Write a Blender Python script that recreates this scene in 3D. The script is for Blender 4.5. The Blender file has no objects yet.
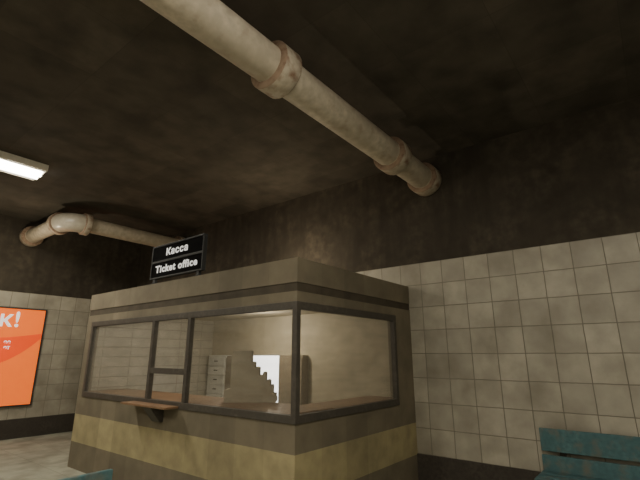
import bpy, bmesh, math
from mathutils import Vector, Matrix
scene = bpy.context.scene
COL = scene.collection

# ------------------------------------------------------------ materials
def new_mat(name):
    m = bpy.data.materials.new(name); m.use_nodes = True
    nt = m.node_tree
    b = nt.nodes["Principled BSDF"]
    return m, nt, b
def N(nt, t, **kw):
    n = nt.nodes.new(t)
    for k, v in kw.items(): setattr(n, k, v)
    return n
def c4(c): return (c[0], c[1], c[2], 1)
def mixc(nt, fac, a, b, mode='MIX'):
    n = N(nt, 'ShaderNodeMix', data_type='RGBA', blend_type=mode)
    for i, v in ((0, fac), (6, a), (7, b)):
        if hasattr(v, 'is_output'): nt.links.new(v, n.inputs[i])
        elif i == 0: n.inputs[0].default_value = v
        else: n.inputs[i].default_value = c4(v)
    return n.outputs[2]
def math1(nt, op, a, b):
    n = N(nt, 'ShaderNodeMath', operation=op)
    for i, v in enumerate((a, b)):
        if hasattr(v, 'is_output'): nt.links.new(v, n.inputs[i])
        else: n.inputs[i].default_value = v
    return n.outputs[0]
def noise(nt, vec, scale, detail=4, lo=0.35, hi=0.65):
    n = N(nt, 'ShaderNodeTexNoise'); n.inputs['Scale'].default_value = scale
    n.inputs['Detail'].default_value = detail
    nt.links.new(vec, n.inputs['Vector'])
    r = N(nt, 'ShaderNodeMapRange'); r.inputs[1].default_value = lo; r.inputs[2].default_value = hi
    nt.links.new(n.outputs[0], r.inputs[0])
    return r.outputs[0]
def bump(nt, b, h, s=0.3, d=0.01):
    n = N(nt, 'ShaderNodeBump'); n.inputs['Strength'].default_value = s; n.inputs['Distance'].default_value = d
    nt.links.new(h, n.inputs['Height']); nt.links.new(n.outputs[0], b.inputs['Normal'])
def stretched(nt, tc, s):
    mp = N(nt, 'ShaderNodeMapping'); mp.inputs['Scale'].default_value = s
    nt.links.new(tc, mp.inputs['Vector'])
    return mp.outputs[0]
def mottled(name, c1, c2, scale=3, rough=0.7, metal=0, c3=None, fine=25, bs=0.2, stain=(0.56, 0.72), streak=None):
    m, nt, b = new_mat(name)
    tc = N(nt, 'ShaderNodeTexCoord').outputs['Object']
    f = noise(nt, tc, scale)
    col = mixc(nt, f, c1, c2)
    g = noise(nt, tc, fine, 6)
    col = mixc(nt, g, col, tuple(x * 0.9 for x in c2))
    if streak:
        st = noise(nt, stretched(nt, tc, (3.2, 3.2, 0.5)), 1.6, 8, 0.45, 0.7)
        col = mixc(nt, math1(nt, 'MULTIPLY', st, 0.8), col, streak)
    if c3:
        s = noise(nt, tc, scale * 2.3, 8, *stain)
        col = mixc(nt, s, col, c3)
    nt.links.new(col, b.inputs['Base Color'])
    b.inputs['Roughness'].default_value = rough; b.inputs['Metallic'].default_value = metal
    if bs: bump(nt, b, g, bs, 0.005)
    return m
def grid(name, axes, size, offs, c1, c2, mortar, msize, rough=0.5, grime=(0.1, 0.08, 0.05), gr=0.6, width=None, gs=0.9, bs=0.6, wob=0.0):
    m, nt, b = new_mat(name)
    tc = N(nt, 'ShaderNodeTexCoord').outputs['Object']
    sep = N(nt, 'ShaderNodeSeparateXYZ'); nt.links.new(tc, sep.inputs[0])
    com = N(nt, 'ShaderNodeCombineXYZ')
    for i, a in enumerate(axes):
        v = math1(nt, 'ADD', sep.outputs['XYZ'.index(a)], offs[i])
        if wob:
            w = noise(nt, tc, 5 + 2*i, 4, 0.0, 1.0)
            v = math1(nt, 'ADD', v, math1(nt, 'MULTIPLY', math1(nt, 'SUBTRACT', w, 0.5), wob))
        nt.links.new(v, com.inputs[i])
    br = N(nt, 'ShaderNodeTexBrick'); br.offset = 0.0; br.squash = 1.0
    nt.links.new(com.outputs[0], br.inputs['Vector'])
    br.inputs['Color1'].default_value = c4(c1); br.inputs['Color2'].default_value = c4(c2)
    br.inputs['Mortar'].default_value = c4(mortar)
    br.inputs['Scale'].default_value = 1.0; br.inputs['Mortar Size'].default_value = msize
    br.inputs['Mortar Smooth'].default_value = 0.8
    br.inputs['Brick Width'].default_value = width or size; br.inputs['Row Height'].default_value = size
    f = noise(nt, tc, gs, 8, 0.42, 0.72)
    col = mixc(nt, math1(nt, 'MULTIPLY', f, gr), br.outputs['Color'], grime)
    g = noise(nt, tc, 7, 8, 0.35, 0.75)
    col = mixc(nt, math1(nt, 'MULTIPLY', g, 0.45), col, tuple(x * 0.55 for x in c1))
    nt.links.new(col, b.inputs['Base Color']); b.inputs['Roughness'].default_value = rough
    bump(nt, b, math1(nt, 'SUBTRACT', 1.0, br.outputs['Fac']), bs, 0.008)
    return m
def plain(name, c, rough=0.5, metal=0, emit=0, ec=None):
    m, nt, b = new_mat(name)
    tc = N(nt, 'ShaderNodeTexCoord').outputs['Object']
    col = mixc(nt, noise(nt, tc, 9, 5), c, tuple(x * 0.88 for x in c))
    nt.links.new(col, b.inputs['Base Color'])
    b.inputs['Roughness'].default_value = rough; b.inputs['Metallic'].default_value = metal
    if emit:
        b.inputs['Emission Color'].default_value = c4(ec or c); b.inputs['Emission Strength'].default_value = emit
    return m
def glass_mat():
    m = bpy.data.materials.new("hazy_glass"); m.use_nodes = True; nt = m.node_tree
    nt.nodes.remove(nt.nodes["Principled BSDF"]); out = nt.nodes["Material Output"]
    tr = N(nt, 'ShaderNodeBsdfTransparent'); tr.inputs[0].default_value = (0.94, 0.935, 0.92, 1)
    gl = N(nt, 'ShaderNodeBsdfGlossy'); gl.inputs['Roughness'].default_value = 0.04
    df = N(nt, 'ShaderNodeBsdfDiffuse'); df.inputs[0].default_value = (0.48, 0.45, 0.38, 1)
    lw = N(nt, 'ShaderNodeLayerWeight')
    p = math1(nt, 'POWER', lw.outputs['Facing'], 3.0)
    fac = math1(nt, 'ADD', math1(nt, 'MULTIPLY', p, 0.5), 0.04)
    m1 = N(nt, 'ShaderNodeMixShader'); nt.links.new(fac, m1.inputs[0])
    nt.links.new(tr.outputs[0], m1.inputs[1]); nt.links.new(gl.outputs[0], m1.inputs[2])
    tc = N(nt, 'ShaderNodeTexCoord').outputs['Object']
    f = noise(nt, stretched(nt, tc, (1, 1, 7)), 1.8, 6, 0.1, 0.9)
    m2 = N(nt, 'ShaderNodeMixShader'); nt.links.new(math1(nt, 'MULTIPLY', f, 0.17), m2.inputs[0])  # streaky diffuse tint painted in for the panes' hazy reflection
    nt.links.new(m1.outputs[0], m2.inputs[1]); nt.links.new(df.outputs[0], m2.inputs[2])
    nt.links.new(m2.outputs[0], out.inputs[0])
    return m
def booth_mat():
    m, nt, b = new_mat("booth_painted_concrete")
    tc = N(nt, 'ShaderNodeTexCoord').outputs['Object']
    sep = N(nt, 'ShaderNodeSeparateXYZ'); nt.links.new(tc, sep.inputs[0]); z = sep.outputs[2]
    base = mixc(nt, noise(nt, tc, 2.2, 5), (0.225, 0.195, 0.135), (0.17, 0.147, 0.102))
    def band(lo, hi):
        return math1(nt, 'MULTIPLY', math1(nt, 'GREATER_THAN', z, lo), math1(nt, 'LESS_THAN', z, hi))
    col = mixc(nt, band(0.36, 0.75), base, (0.42, 0.365, 0.20))
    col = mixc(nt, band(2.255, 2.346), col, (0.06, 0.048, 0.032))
    mp = math1(nt, 'ADD', sep.outputs[0], sep.outputs[1])
    cm = N(nt, 'ShaderNodeCombineXYZ'); nt.links.new(mp, cm.inputs[0]); nt.links.new(z, cm.inputs[1])
    br = N(nt, 'ShaderNodeTexBrick'); br.offset = 0; nt.links.new(cm.outputs[0], br.inputs[0])
    br.inputs['Color1'].default_value = (1, 1, 1, 1); br.inputs['Color2'].default_value = (0.72, 0.72, 0.72, 1)
    br.inputs['Mortar'].default_value = (0.75, 0.75, 0.75, 1); br.inputs['Scale'].default_value = 1
    br.inputs['Brick Width'].default_value = 0.42; br.inputs['Row Height'].default_value = 3.0
    br.inputs['Mortar Size'].default_value = 0.002
    col = mixc(nt, 1.0, col, br.outputs[0], 'MULTIPLY')
    g = noise(nt, tc, 6, 10, 0.35, 0.75)
    col = mixc(nt, math1(nt, 'MULTIPLY', g, 0.45), col, (0.11, 0.094, 0.065))
    nt.links.new(col, b.inputs['Base Color']); b.inputs['Roughness'].default_value = 0.85
    bump(nt, b, g, 0.2, 0.005)
    return m

TC = ((0.48, 0.45, 0.365), (0.37, 0.348, 0.283), (0.14, 0.125, 0.095), 0.0065)
M_tileX = grid("wall_tiles_a", 'YZX', 0.32, (0, -0.37, 0), *TC, grime=(0.19, 0.172, 0.13), gs=2.2, gr=.8, wob=.010)
M_tileY = grid("wall_tiles_b", 'XZY', 0.32, (0, -0.37, 0), *TC, grime=(0.19, 0.172, 0.13), gs=2.2, gr=.8, wob=.010)
M_dark = mottled("sooty_plaster", (0.085, 0.071, 0.052), (0.055, 0.046, 0.034), 1.6, 0.95, c3=(0.034, 0.028, 0.020), fine=9, bs=0.05, streak=(0.036, 0.03, 0.022), stain=(.52, .75))
M_ceil = grid("ceiling_concrete", 'XYZ', 0.9, (0.3, 0.2, 0), (0.098, 0.084, 0.064), (0.07, 0.06, 0.046), (0.062, 0.052, 0.04), 0.005, 0.95, (0.034, 0.029, 0.022), 0.85, gs=2.4, bs=0.08)
M_floor = grid("floor_slabs", 'XYZ', 0.6, (0.1, 0.1, 0), (0.38, 0.39, 0.31), (0.28, 0.285, 0.23), (0.2, 0.195, 0.155), 0.005, 0.9, (0.12, 0.12, 0.09), 0.8, gs=2.6)
M_base = mottled("dark_baseboard", (0.07, 0.06, 0.048), (0.045, 0.038, 0.03), 3, 0.8)
M_pipe = mottled("cream_pipe_paint", (0.58, 0.515, 0.40), (0.46, 0.405, 0.31), 3, 0.65, c3=(0.30, 0.23, 0.16), fine=12, stain=(0.57, 0.82), bs=0.05)
M_elbow = mottled("glossy_elbow_paint", (0.52, 0.48, 0.39), (0.46, 0.42, 0.34), 3, 0.3, fine=12, bs=0)
M_flange = mottled("flange_paint", (0.52, 0.46, 0.355), (0.44, 0.38, 0.29), 5, 0.6, c3=(0.22, 0.13, 0.08), fine=18, stain=(0.50, 0.72), bs=0.1)
M_rust = mottled("rust_edge", (0.15, 0.085, 0.05), (0.32, 0.23, 0.16), 7, 0.8)
M_booth = booth_mat()
M_plaster = mottled("beige_plaster", (0.48, 0.43, 0.325), (0.44, 0.395, 0.295), 1.0, 0.85, fine=5, bs=0)
M_endwall = grid("panelled_interior", 'XZY', 0.16, (0, 0, 0), (0.46, 0.43, 0.35), (0.43, 0.40, 0.325), (0.30, 0.27, 0.21), 0.010, width=0.48, gr=0.2)
M_frame = mottled("dark_grey_metal", (0.095, 0.085, 0.07), (0.067, 0.06, 0.05), 6, 0.6, 0.1)
M_wood = mottled("brown_wood", (0.28, 0.165, 0.09), (0.21, 0.125, 0.07), 5, 0.5)
M_glass = glass_mat()
M_black = plain("black_sign", (0.003, 0.003, 0.0035), 1.0)
M_black.node_tree.nodes["Principled BSDF"].inputs['Specular IOR Level'].default_value = 0.1
M_signfr = plain("sign_frame", (0.035, 0.038, 0.04), 0.8)
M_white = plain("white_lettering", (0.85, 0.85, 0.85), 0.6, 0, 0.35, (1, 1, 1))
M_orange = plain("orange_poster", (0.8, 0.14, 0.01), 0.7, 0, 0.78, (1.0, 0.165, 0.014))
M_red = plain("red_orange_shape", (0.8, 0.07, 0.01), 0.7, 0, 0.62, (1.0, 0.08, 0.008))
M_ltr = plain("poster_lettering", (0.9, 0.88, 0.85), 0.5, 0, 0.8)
M_teal = mottled("worn_teal_paint", (0.085, 0.19, 0.205), (0.06, 0.14, 0.155), 4, 0.7, c3=(0.14, 0.15, 0.125), stain=(0.50, 0.72))
M_iron = mottled("bench_iron", (0.05, 0.04, 0.03), (0.03, 0.025, 0.02), 5, 0.5, 0.5)
M_house = plain("lamp_housing", (0.75, 0.72, 0.62), 0.4)
M_tube = plain("lit_tube", (1, 1, 1), 0.5, 0, 20, (1, 0.93, 0.80))
M_glow = plain("white_added_glow", (0.95, 0.95, 0.95), 0.6, 0, 3.0, (1, 1, 1))  # emission added so the white cabinet front comes out bright
M_cabg = plain("pale_cabinet_paint", (0.70, 0.71, 0.68), 0.5)
M_cabb = plain("tan_cabinet_paint", (0.24, 0.20, 0.145), 0.6)
M_reg = plain("beige_register_plastic", (0.42, 0.38, 0.29), 0.7)
M_keys = plain("register_keys", (0.36, 0.32, 0.24), 0.6)
M_disp = plain("register_display", (0.12, 0.11, 0.09), 0.4)

# ------------------------------------------------------------ builders
def finish(name, bm, mats, parent=None, loc=(0, 0, 0), rot=None, smooth=False, bevel=0):
    me = bpy.data.meshes.new(name)
    bmesh.ops.recalc_face_normals(bm, faces=bm.faces)
    bm.to_mesh(me); bm.free()
    for m in (mats if isinstance(mats, (list, tuple)) else [mats]): me.materials.append(m)
    if smooth:
        for p in me.polygons: p.use_smooth = True
    o = bpy.data.objects.new(name, me); COL.objects.link(o)
    o.location = loc
    if rot: o.rotation_euler = rot
    if parent: o.parent = parent
    if bevel:
        b = o.modifiers.new("bevel", 'BEVEL'); b.width = bevel; b.segments = 2; b.limit_method = 'ANGLE'
    return o
def add_box(bm, a, b, mi=0):
    x0, y0, z0 = a; x1, y1, z1 = b
    v = [bm.verts.new(p) for p in ((x0,y0,z0),(x1,y0,z0),(x1,y1,z0),(x0,y1,z0),(x0,y0,z1),(x1,y0,z1),(x1,y1,z1),(x0,y1,z1))]
    for f in ((3,2,1,0),(4,5,6,7),(0,1,5,4),(1,2,6,5),(2,3,7,6),(3,0,4,7)):
        fc = bm.faces.new([v[i] for i in f]); fc.material_index = mi
def boxes(name, lst, mat, parent=None, loc=(0,0,0), rot=None, bevel=0.0):
    bm = bmesh.new()
    for t in lst: add_box(bm, t[0], t[1], t[2] if len(t) > 2 else 0)
    return finish(name, bm, mat, parent, loc, rot, False, bevel)
def prism(name, pts, axis, lo, hi, mat, parent=None, loc=(0,0,0), rot=None, bevel=0):
    bm = bmesh.new()
    def P(p, t):
        return {'x': (t, p[0], p[1]), 'y': (p[0], t, p[1]), 'z': (p[0], p[1], t)}[axis]
    a = [bm.verts.new(P(p, lo)) for p in pts]; b = [bm.verts.new(P(p, hi)) for p in pts]
    bm.faces.new(a); bm.faces.new(b[::-1]); n = len(pts)
    for i in range(n): bm.faces.new((a[i], b[i], b[(i+1) % n], a[(i+1) % n]))
    return finish(name, bm, mat, parent, loc, rot, False, bevel)
def sweep(name, path, radii, mat, parent=None, loc=(0,0,0), seg=32, mats_fn=None, cap=True):
    bm = bmesh.new(); rings = []
    P = [Vector(p) for p in path]
    for i, p in enumerate(P):
        if i == 0: d = P[1] - P[0]
        elif i == len(P)-1: d = P[-1] - P[-2]
        else: d = (P[i+1] - P[i-1])
        d.normalize(); u = Vector((0, 0, 1)) if abs(d.z) < .9 else Vector((1, 0, 0)); s = d.cross(u).normalized(); u = s.cross(d)
        rings.append([bm.verts.new(p + radii[i]*(math.cos(2*math.pi*k/seg)*s + math.sin(2*math.pi*k/seg)*u)) for k in range(seg)])
    for i in range(len(rings)-1):
        for k in range(seg):
            f = bm.faces.new((rings[i][k], rings[i][(k+1) % seg], rings[i+1][(k+1) % seg], rings[i+1][k]))
            if mats_fn: f.material_index = mats_fn(i)
    if cap: bm.faces.new(rings[0][::-1]); bm.faces.new(rings[-1])
    o = finish(name, bm, mat, parent, loc, None, True)
    m = o.modifiers.new("es", 'EDGE_SPLIT'); m.split_angle = math.radians(40)
    return o
def flange(parent, c, axis, L=0.20, R=0.215, r=0.165):
    prof = [(-L/2-.012, r), (-L/2, R-.006), (-L/2+.008, R), (L/2-.008, R), (L/2, R-.006), (L/2+.012, r)]
    ax = Vector(axis)
    return sweep("flange", [ax*s for s, _ in prof], [q for _, q in prof], [M_flange, M_rust], parent, c,
                 mats_fn=lambda i: 1 if i in (0, 1, 3, 4) else 0)
def empty(name, loc, label, cat, rotz=0):
    e = bpy.data.objects.new(name, None); COL.objects.link(e); e.location = loc; e.empty_display_size = 0.2
    e.rotation_euler = (0, 0, rotz); e["label"] = label; e["category"] = cat
    return e
def structure(o, label, cat):
    o["kind"] = "structure"; o["label"] = label; o["category"] = cat
def text(name, body, size, mat, parent, M, align='CENTER', bold=0.0, sx=1.0, sp=1.0):
    cu = bpy.data.curves.new(name, 'FONT'); cu.body = body; cu.size = size; cu.align_x = align; cu.align_y = 'CENTER'
    cu.extrude = 0.002; cu.offset = bold; cu.resolution_u = 4; cu.space_character = sp
    t = bpy.data.objects.new("tmp", cu); COL.objects.link(t); bpy.context.view_layer.update()
    dg = bpy.context.evaluated_depsgraph_get()
    me = bpy.data.meshes.new_from_object(t.evaluated_get(dg)); bpy.data.objects.remove(t)
    me.materials.clear(); me.materials.append(mat); me.transform(Matrix.Diagonal((sx, 1, 1, 1)))
    o = bpy.data.objects.new(name, me); COL.objects.link(o); o.parent = parent; o.matrix_local = M
    return o

# ------------------------------------------------------------ room
XW, YW, XB, YB, H = 5.6, 10.58, -4.0, -4.0, 4.53
TT, BB = 2.93, 0.37
def wall(name, lo, hi, mats, label):
    bm = bmesh.new()
    for z0, z1, mi in ((0, TT, 0), (TT, H, 1)):
        add_box(bm, (lo[0], lo[1], z0), (hi[0], hi[1], z1), mi)
    structure(finish(name, bm, mats), label, "wall")
wall("wall_right", (XW, YB), (XW+.2, YW+.2), [M_tileX, M_dark], "square beige tiled wall with sooty dark plaster above")
wall("wall_left", (XB, YW), (XW, YW+.2), [M_tileY, M_dark], "beige tiled wall behind poster with dark plaster above")
wall("wall_back", (XB-.2, YB), (XB, YW+.2), [M_tileX, M_dark], "beige tiled wall with dark plaster above")
wall("wall_front", (XB-.2, YB-.2), (XW+.2, YB), [M_tileY, M_dark], "beige tiled wall with dark plaster above")
structure(boxes("floor", [((XB-.2, YB-.2, -.2), (XW+.2, YW+.2, 0))], M_floor), "worn grey stone slab floor", "floor")
structure(boxes("ceiling", [((XB-.2, YB-.2, H), (XW+.2, YW+.2, H+.2))], M_ceil), "dark sooty concrete ceiling", "ceiling")
Y0, Y1 = 2.765, 7.36
structure(boxes("baseboard_right", [((XW-.025, YB, 0), (XW, Y0, BB)), ((XW-.025, Y1, 0), (XW, YW, BB))], M_base, bevel=.005), "dark brown baseboard under the tiles", "baseboard")
structure(boxes("baseboard_left", [((XB, YW-.025, 0), (XW-.025, YW, BB))], M_base, bevel=.005), "dark brown baseboard under the tiles", "baseboard")

# ------------------------------------------------------------ ticket booth
X0, TOP = 3.13, 2.60
WB, WT = 1.01, 2.15
WY = 7.2
T = .12
booth = empty("ticket_booth", (0, 0, 0), "brown concrete ticket booth with yellow band and glazed windows", "ticket booth")
boxes("wall_panel", [
    ((X0, Y0, 0), (X0+T, Y1, WB)), ((X0+T, Y0, 0), (XW, Y0+T, WB)),
    ((X0+T, Y1-T, 0), (XW, Y1, WT)), ((X0, WY, WB), (X0+T, Y1, WT)), ((5.15, Y0, WB), (XW, Y0+T, WT))],
    M_booth, booth)
boxes("fascia", [
    ((X0, Y0, WT), (X0+T, Y1, 2.26)), ((X0+T, Y0, WT), (XW, Y0+T, 2.26)), ((X0+T, Y1-T, WT), (XW, Y1, 2.26)),
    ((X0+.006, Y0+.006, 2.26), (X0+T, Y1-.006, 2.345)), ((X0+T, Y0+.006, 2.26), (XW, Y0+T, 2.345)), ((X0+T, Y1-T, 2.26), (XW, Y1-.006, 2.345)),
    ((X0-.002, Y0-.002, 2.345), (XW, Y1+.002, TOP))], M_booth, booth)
boxes("interior_lining", [((XW-.03, Y0+T, 0), (XW-.001, Y1-T, 2.345)), ((X0+T, Y0+T, 2.31), (XW-.03, Y1-T, 2.345))], M_plaster, booth)
boxes("interior_lining", [((X0+T, Y1-T-.02, 0), (XW-.03, Y1-T, 2.31))], M_endwall, booth)
fw = .07
fx0, fx1 = X0-.012, X0+.05
fy0, fy1 = Y0-.012, Y0+.05
boxes("window_frame", [
    ((fx0, fy0, WB), (fx1, fy1, WT)),
    ((fx0, fy1, WB), (fx1, WY, WB+.075)), ((fx0, fy1, WT-.075), (fx1, WY, WT)),
    ((fx0, WY-fw, WB+.075), (fx1, WY, WT-.075)),
    ((fx0, 5.34-.03, WB+.075), (fx1, 5.34+.03, WT-.075)), ((fx0, 4.53-.03, WB+.075), (fx1, 4.53+.03, WT-.075)),
    ((fx0, 4.56, 1.40), (fx1, 5.31, 1.47)),
    ((fx1, fy0, WB), (5.15, fy1, WB+.075)), ((fx1, fy0, WT-.075), (5.15, fy1, WT)),
    ((5.15-.06, fy0, WB+.075), (5.15, fy1, WT-.075))], M_frame, booth, bevel=.004)
gx, gy = X0+.025, Y0+.025
for a, b in (((gx, fy1, WB+.075), (gx+.006, 4.50, WT-.075)), ((gx, 4.56, 1.47), (gx+.006, 5.31, WT-.075)), ((gx, 5.37, WB+.075), (gx+.006, WY-fw, WT-.075)),
             ((fx1, gy, WB+.075), (5.09, gy+.006, WT-.075))):
    boxes("window_pane", [(a, b)], M_glass, booth)
boxes("counter", [((X0+.055, Y0+T, 1.045), (3.85, Y1-T-.02, 1.085)), ((3.85, Y0+.06, 1.045), (5.3, Y0+.55, 1.085))], M_wood, booth, bevel=.004)
boxes("ticket_shelf", [((X0-.2, 4.60, 1.02), (fx0, 5.62, 1.045))], M_wood, booth, bevel=.004)
prism("shelf_bracket", [(X0-.19, 1.02), (X0, 1.02), (X0, .84), (X0-.04, .84)], 'y', 4.92, 5.10, M_frame, booth)

# sign on the roof
SY0, SY1, SZ0, SZ1 = 4.43, 5.66, 2.68, 3.17
sign = empty("ticket_office_sign", (3.2, (SY0+SY1)/2, TOP), "black two-line ticket office sign standing on booth roof", "sign")
hw, zb, zt = (SY1-SY0)/2, SZ0-TOP, SZ1-TOP
zm = (zb+zt)/2
boxes("sign_frame", [((-.03, -hw, zb), (.03, hw, zb+.022)), ((-.03, -hw, zt-.022), (.03, hw, zt)), ((-.03, -hw, zb+.022), (.03, -hw+.022, zt-.022)),
      ((-.03, hw-.022, zb+.022), (.03, hw, zt-.022)), ((-.03, -hw+.022, zm-.016), (.03, hw-.022, zm+.016))], M_signfr, sign, bevel=.004)
boxes("sign_panel", [((-.018, -hw+.022, zb+.022), (.018, hw-.022, zm-.016))], M_black, sign)
boxes("sign_panel", [((-.018, -hw+.022, zm+.016), (.018, hw-.022, zt-.022))], M_black, sign)
for s in (-1, 1):
    boxes("sign_leg", [((-.02, s*(hw-.1)-.025, .012), (.02, s*(hw-.1)+.025, zb)), ((-.06, s*(hw-.1)-.04, 0), (.06, s*(hw-.1)+.04, .012))], M_signfr, sign)
def MX(x, y, z): return Matrix(((0, 0, -1, x), (-1, 0, 0, y), (0, 1, 0, z), (0, 0, 0, 1)))
def MY(x, y, z): return Matrix(((1, 0, 0, x), (0, 0, -1, y), (0, 1, 0, z), (0, 0, 0, 1)))
text("lettering", "Касса", .135, M_white, sign, MX(-.021, 0, (zm+zt)/2-.005), bold=.005, sx=1.22, sp=1.14)
text("lettering", "Ticket office", .14, M_white, sign, MX(-.021, 0, (zm+zb)/2+.008), bold=.005, sx=1.2, sp=1.14)

# ------------------------------------------------------------ booth interior
def drawer_cabinet(loc, w, d, h, mat, label):
    e = empty("filing_cabinet", loc, label, "cabinet")
    boxes("body", [((-d/2+.02, -w/2, 0), (d/2, w/2, h))], mat, e, bevel=.006)
    n = 9; s = (h-.1)/n
    for i in range(n):
        z = .07+i*s
        dr = boxes("drawer", [((-.02, -w/2+.02, 0), (0, w/2-.02, s-.02))], mat, e, loc=(-d/2+.02, 0, z), bevel=.004)
        boxes("handle", [((-.03, -.05, s*.45), (-.02, .05, s*.45+.02))], M_frame, dr)
    return e
def door_cabinet(loc, w, d, h, mat, label, hs=.4):
    e = empty("storage_cabinet", loc, label, "cabinet")
    boxes("body", [((-d/2+.02, -w/2, 0), (d/2, w/2, h))], mat, e, bevel=.006)
    dr = boxes("door", [((-.02, -w/2+.004, 0), (0, w/2-.004, h-.1))], mat, e, loc=(-d/2+.02, 0, .06), bevel=.003)
    boxes("handle", [((-.04, w/2-.07, h*hs), (-.02, w/2-.05, h*hs+.12))], M_frame, dr)
    return e
drawer_cabinet((5.48, 6.84, 0), .52, .17, 1.63, M_cabg, "pale metal filing cabinet with shallow drawers inside booth")
door_cabinet((5.48, 6.24, 0), .62, .17, 1.62, M_cabb, "tan metal storage cabinet against the booth wall")
door_cabinet((5.48, 4.895, 0), .51, .17, 1.63, M_cabb, "tan metal storage cabinet beside white cabinet with added glow")
lp = empty("white_cabinet_glow", (5.48, 5.54, 0), "plain white free-standing cabinet inside booth, front given added glow", "cabinet with added glow")
boxes("white_cabinet_frame", [((-.05, -.37, 0), (.08, .37, .8)), ((0, -.37, .8), (.08, .37, 1.63)), ((-.06, -.37, .8), (0, -.36, 1.63)), ((-.06, .36, .8), (0, .37, 1.63)), ((-.06, -.36, 1.62), (0, .36, 1.63))], M_cabg, lp)
boxes("glow_front", [((-.055, -.36, .8), (-.001, .36, 1.62))], M_glow, lp)  # cabinet front glows by added emission, no lamp inside

reg = empty("cash_register", (3.70, 4.02, 1.085), "old beige cash register with stepped keyboard on the counter", "cash register", math.radians(-50))
prism("body", [(-.29, 0), (.33, 0), (.33, .10), (.295, .10), (.295, .19), (.26, .19), (.26, .25), (.205, .25), (.205, .34), (.165, .34), (.165, .31), (.12, .31), (.12, .40), (.065, .40),
      (.065, .46), (.02, .46), (.02, .60), (-.20, .60), (-.20, .56), (-.22, .56), (-.22, .16), (-.29, .14)], 'y', -.10, .10, M_reg, reg, bevel=.005)
for x, z in ((.278, .19), (.238, .25), (.185, .34), (.093, .40), (.043, .46)):
    boxes("key_row", [((x-.013, -.075+k*.04, 0), (x+.013, -.047+k*.04, .008)) for k in range(4)], M_keys, reg, loc=(0, 0, z))
boxes("display", [((-.17, .10, .44), (-.05, .105, .52))], M_disp, reg)
boxes("cash_drawer", [((.33, -.08, .01), (.34, .08, .06))], M_reg, reg, bevel=.003)

# ------------------------------------------------------------ pipes
PY, PZ, PR = 2.345, 4.15, .17
p1 = empty("ceiling_pipe", (0, PY, PZ), "thick cream painted pipe with rusty flanges running to wall", "pipe")
sweep("pipe_body", [(XB+.003, 0, 0), (XW-.003, 0, 0)], [PR, PR], M_pipe, p1, seg=48)
for x in (5.47, 4.5, 2.32, .1, -2.1): flange(p1, (x, 0, 0), (1, 0, 0), R=.232, r=.175, L=.21)
PX2, PY2, RB = 3.0, 8.62, .30
p2 = empty("elbow_pipe", (0, 0, PZ), "cream painted pipe bending between two walls below ceiling", "pipe")
sweep("pipe_body", [(PX2, YW-.003, 0), (PX2, PY2+RB, 0)], [.15]*2, M_pipe, p2)
sweep("pipe_body", [(PX2+RB, PY2, 0), (XW-.003, PY2, 0)], [.15]*2, M_pipe, p2)
arc = [(PX2+RB-RB*math.cos(a), PY2+RB-RB*math.sin(a), 0) for a in [math.pi/2*i/12 for i in range(13)]]
sweep("elbow_joint", arc, [.185]*13, M_elbow, p2)
flange(p2, (PX2, PY2+RB+.04, 0), (0, 1, 0), .12, .22, .155)
flange(p2, (PX2+RB+.04, PY2, 0), (1, 0, 0), .12, .22, .155)
flange(p2, (PX2, YW-.12, 0), (0, 1, 0), .15, .22, .155)
flange(p2, (XW-.12, PY2, 0), (1, 0, 0), .15, .22, .155)

# ------------------------------------------------------------ fluorescent lamps and point lights without fixtures
def fluoro(x, y, label, power):
    e = empty("fluorescent_lamp", (x, y, H-.003), label, "ceiling lamp")
    L, W = .75, .30
    boxes("lamp_housing", [((-L, -W, -.05), (L, W, 0)), ((-L, -W, -.10), (L, -W+.015, -.05)), ((-L, W-.015, -.10), (L, W, -.05)),
          ((-L, -W+.015, -.10), (-L+.015, W-.015, -.05)), ((L-.015, -W+.015, -.10), (L, W-.015, -.05))]
          + [((-L+.015, s*W*q-.008, -.09), (L-.015, s*W*q+.008, -.05)) for s in (-1, 1) for q in (.65, .82)], M_house, e, bevel=.003)
    for s in (-1, 1):
        sweep("tube", [(-L+.02, s*.075, -.095), (L-.02, s*.075, -.095)], [.05]*2, M_tube, e, seg=16)
    ld = bpy.data.lights.new("lamp_light", 'AREA'); ld.shape = 'RECTANGLE'; ld.size = 1.3; ld.size_y = .3
    ld.energy = power; ld.color = (1, .91, .74)
    lo = bpy.data.objects.new("lamp_light", ld); COL.objects.link(lo); lo.parent = e; lo.location = (0, 0, -.15)
fluoro(1.34, 7.42, "twin-tube fluorescent ceiling lamp switched on", 110)
fluoro(1.0, .2, "twin-tube fluorescent ceiling lamp switched on", 100)
fluoro(-2.2, 3.5, "twin-tube fluorescent ceiling lamp switched on", 100)
def point(name, loc, e, col, r=0.0):
    ld = bpy.data.lights.new(name, 'POINT'); ld.energy = e; ld.color = col; ld.shadow_soft_size = r
    o = bpy.data.objects.new(name, ld); COL.objects.link(o); o.location = loc
    return o
point("booth_glow_fill", (4.75, 4.75, 3.0), 44, (1, .84, .60))  # unseen light added over the roof to make the wall glow
point("left_glow_fill", (2.3, 9.3, 3.3), 30, (1, .86, .62))  # unseen light added to strengthen the glow by the left wall
point("booth_inner_light", (4.6, 5.0, 2.12), 42, (1, .90, .73))
point("hall_fill", (-.5, -.8, 2.2), 100, (1, .89, .72), .4)  # unseen fill added behind the camera to even out the hall

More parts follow.
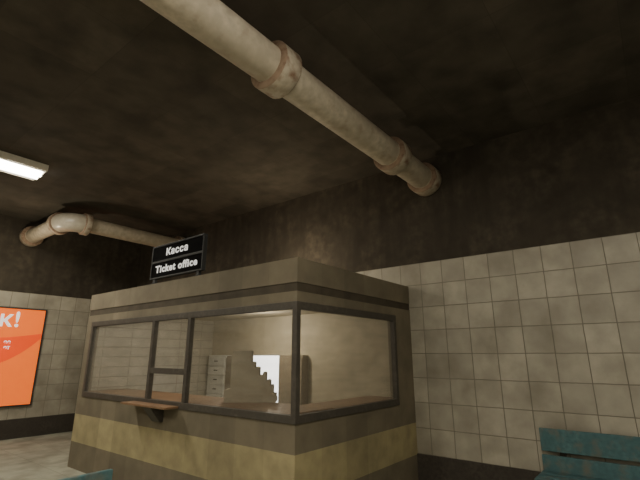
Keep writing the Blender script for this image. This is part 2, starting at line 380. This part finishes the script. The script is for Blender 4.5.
# ------------------------------------------------------------ poster
PXL, PXR, PZ0, PZ1 = 2.2, 3.58, .62, 2.60
po = empty("advertising_poster", ((PXL+PXR)/2, YW, (PZ0+PZ1)/2), "bright orange framed advertising poster with white lettering", "poster")
w2, h2 = (PXR-PXL)/2, (PZ1-PZ0)/2
boxes("poster_frame", [((-w2, -.05, -h2), (w2, 0, -h2+.025)), ((-w2, -.05, h2-.025), (w2, 0, h2)), ((-w2, -.05, -h2+.025), (-w2+.025, 0, h2-.025)), ((w2-.025, -.05, -h2+.025), (w2, 0, h2-.025))], M_signfr, po, bevel=.004)
boxes("poster_sheet", [((-w2+.025, -.03, -h2+.025), (w2-.025, 0, h2-.025))], M_orange, po)
pts = []
for i in range(17):
    t = i/16; pts.append((-w2+.027+t*(2*w2-.054), .34+.13*t**2.0))
for i in range(17):
    t = 1-i/16; pts.append((-w2+.027+t*(2*w2-.054), -.25+.62*t**2.4))
prism("printed_shape", pts, 'y', -.033, -.0301, M_red, po)
text("lettering", "к!", .44, M_ltr, po, MY(w2-.47, -.036, h2-.26), 'RIGHT', .008, sp=1.12)
text("lettering", "ее", .11, M_ltr, po, MY(w2-.57, -.036, .28), 'RIGHT', .002)
text("lettering", "ет", .11, M_ltr, po, MY(w2-.57, -.036, .17), 'RIGHT', .002)

# ------------------------------------------------------------ benches
def bench(loc, rotz, L, label):
    e = empty("bench", loc, label, "bench", rotz)
    boxes("backrest", [((.0, -L/2, .62), (.035, L/2, .85)), ((-.02, -L/2, .40), (.015, L/2, .585))], M_teal, e, bevel=.006)
    boxes("seat", [((-.46+i*.145, -L/2, .40), (-.46+i*.145+.13, L/2, .435)) for i in range(3)], M_teal, e, bevel=.006)
    for s in (-1, 1):
        y = s*(L/2-.2)
        boxes("leg_frame", [((-.45, y-.03, 0), (-.40, y+.03, .36)), ((.015, y-.03, 0), (.05, y+.03, .40)), ((-.45, y-.03, .36), (.03, y+.03, .40)),
                            ((.035, y-.03, .40), (.065, y+.03, .80)), ((-.45, y-.03, .10), (.03, y+.03, .14))], M_iron, e, bevel=.004)
    return e
bench((5.46, .31, 0), 0, 1.8, "worn teal wooden slat bench against the tiled wall")
bench((.80, 3.22, 0), math.radians(-90), 1.74, "worn teal wooden slat bench standing in the hall")

# ------------------------------------------------------------ camera
cam = bpy.data.cameras.new("camera"); co = bpy.data.objects.new("camera", cam); COL.objects.link(co)
cam.sensor_width = 36; cam.lens = 417.04/640*36; cam.clip_start = .05
yaw = math.radians(38.3); pitch = math.atan(.276)
co.location = (0, 0, 1.63)
co.rotation_euler = (math.pi/2+pitch, 0, yaw-math.pi/2)
scene.camera = co
w = bpy.data.worlds.new("world"); scene.world = w; w.use_nodes = True
w.node_tree.nodes["Background"].inputs[0].default_value = (.05, .04, .03, 1)
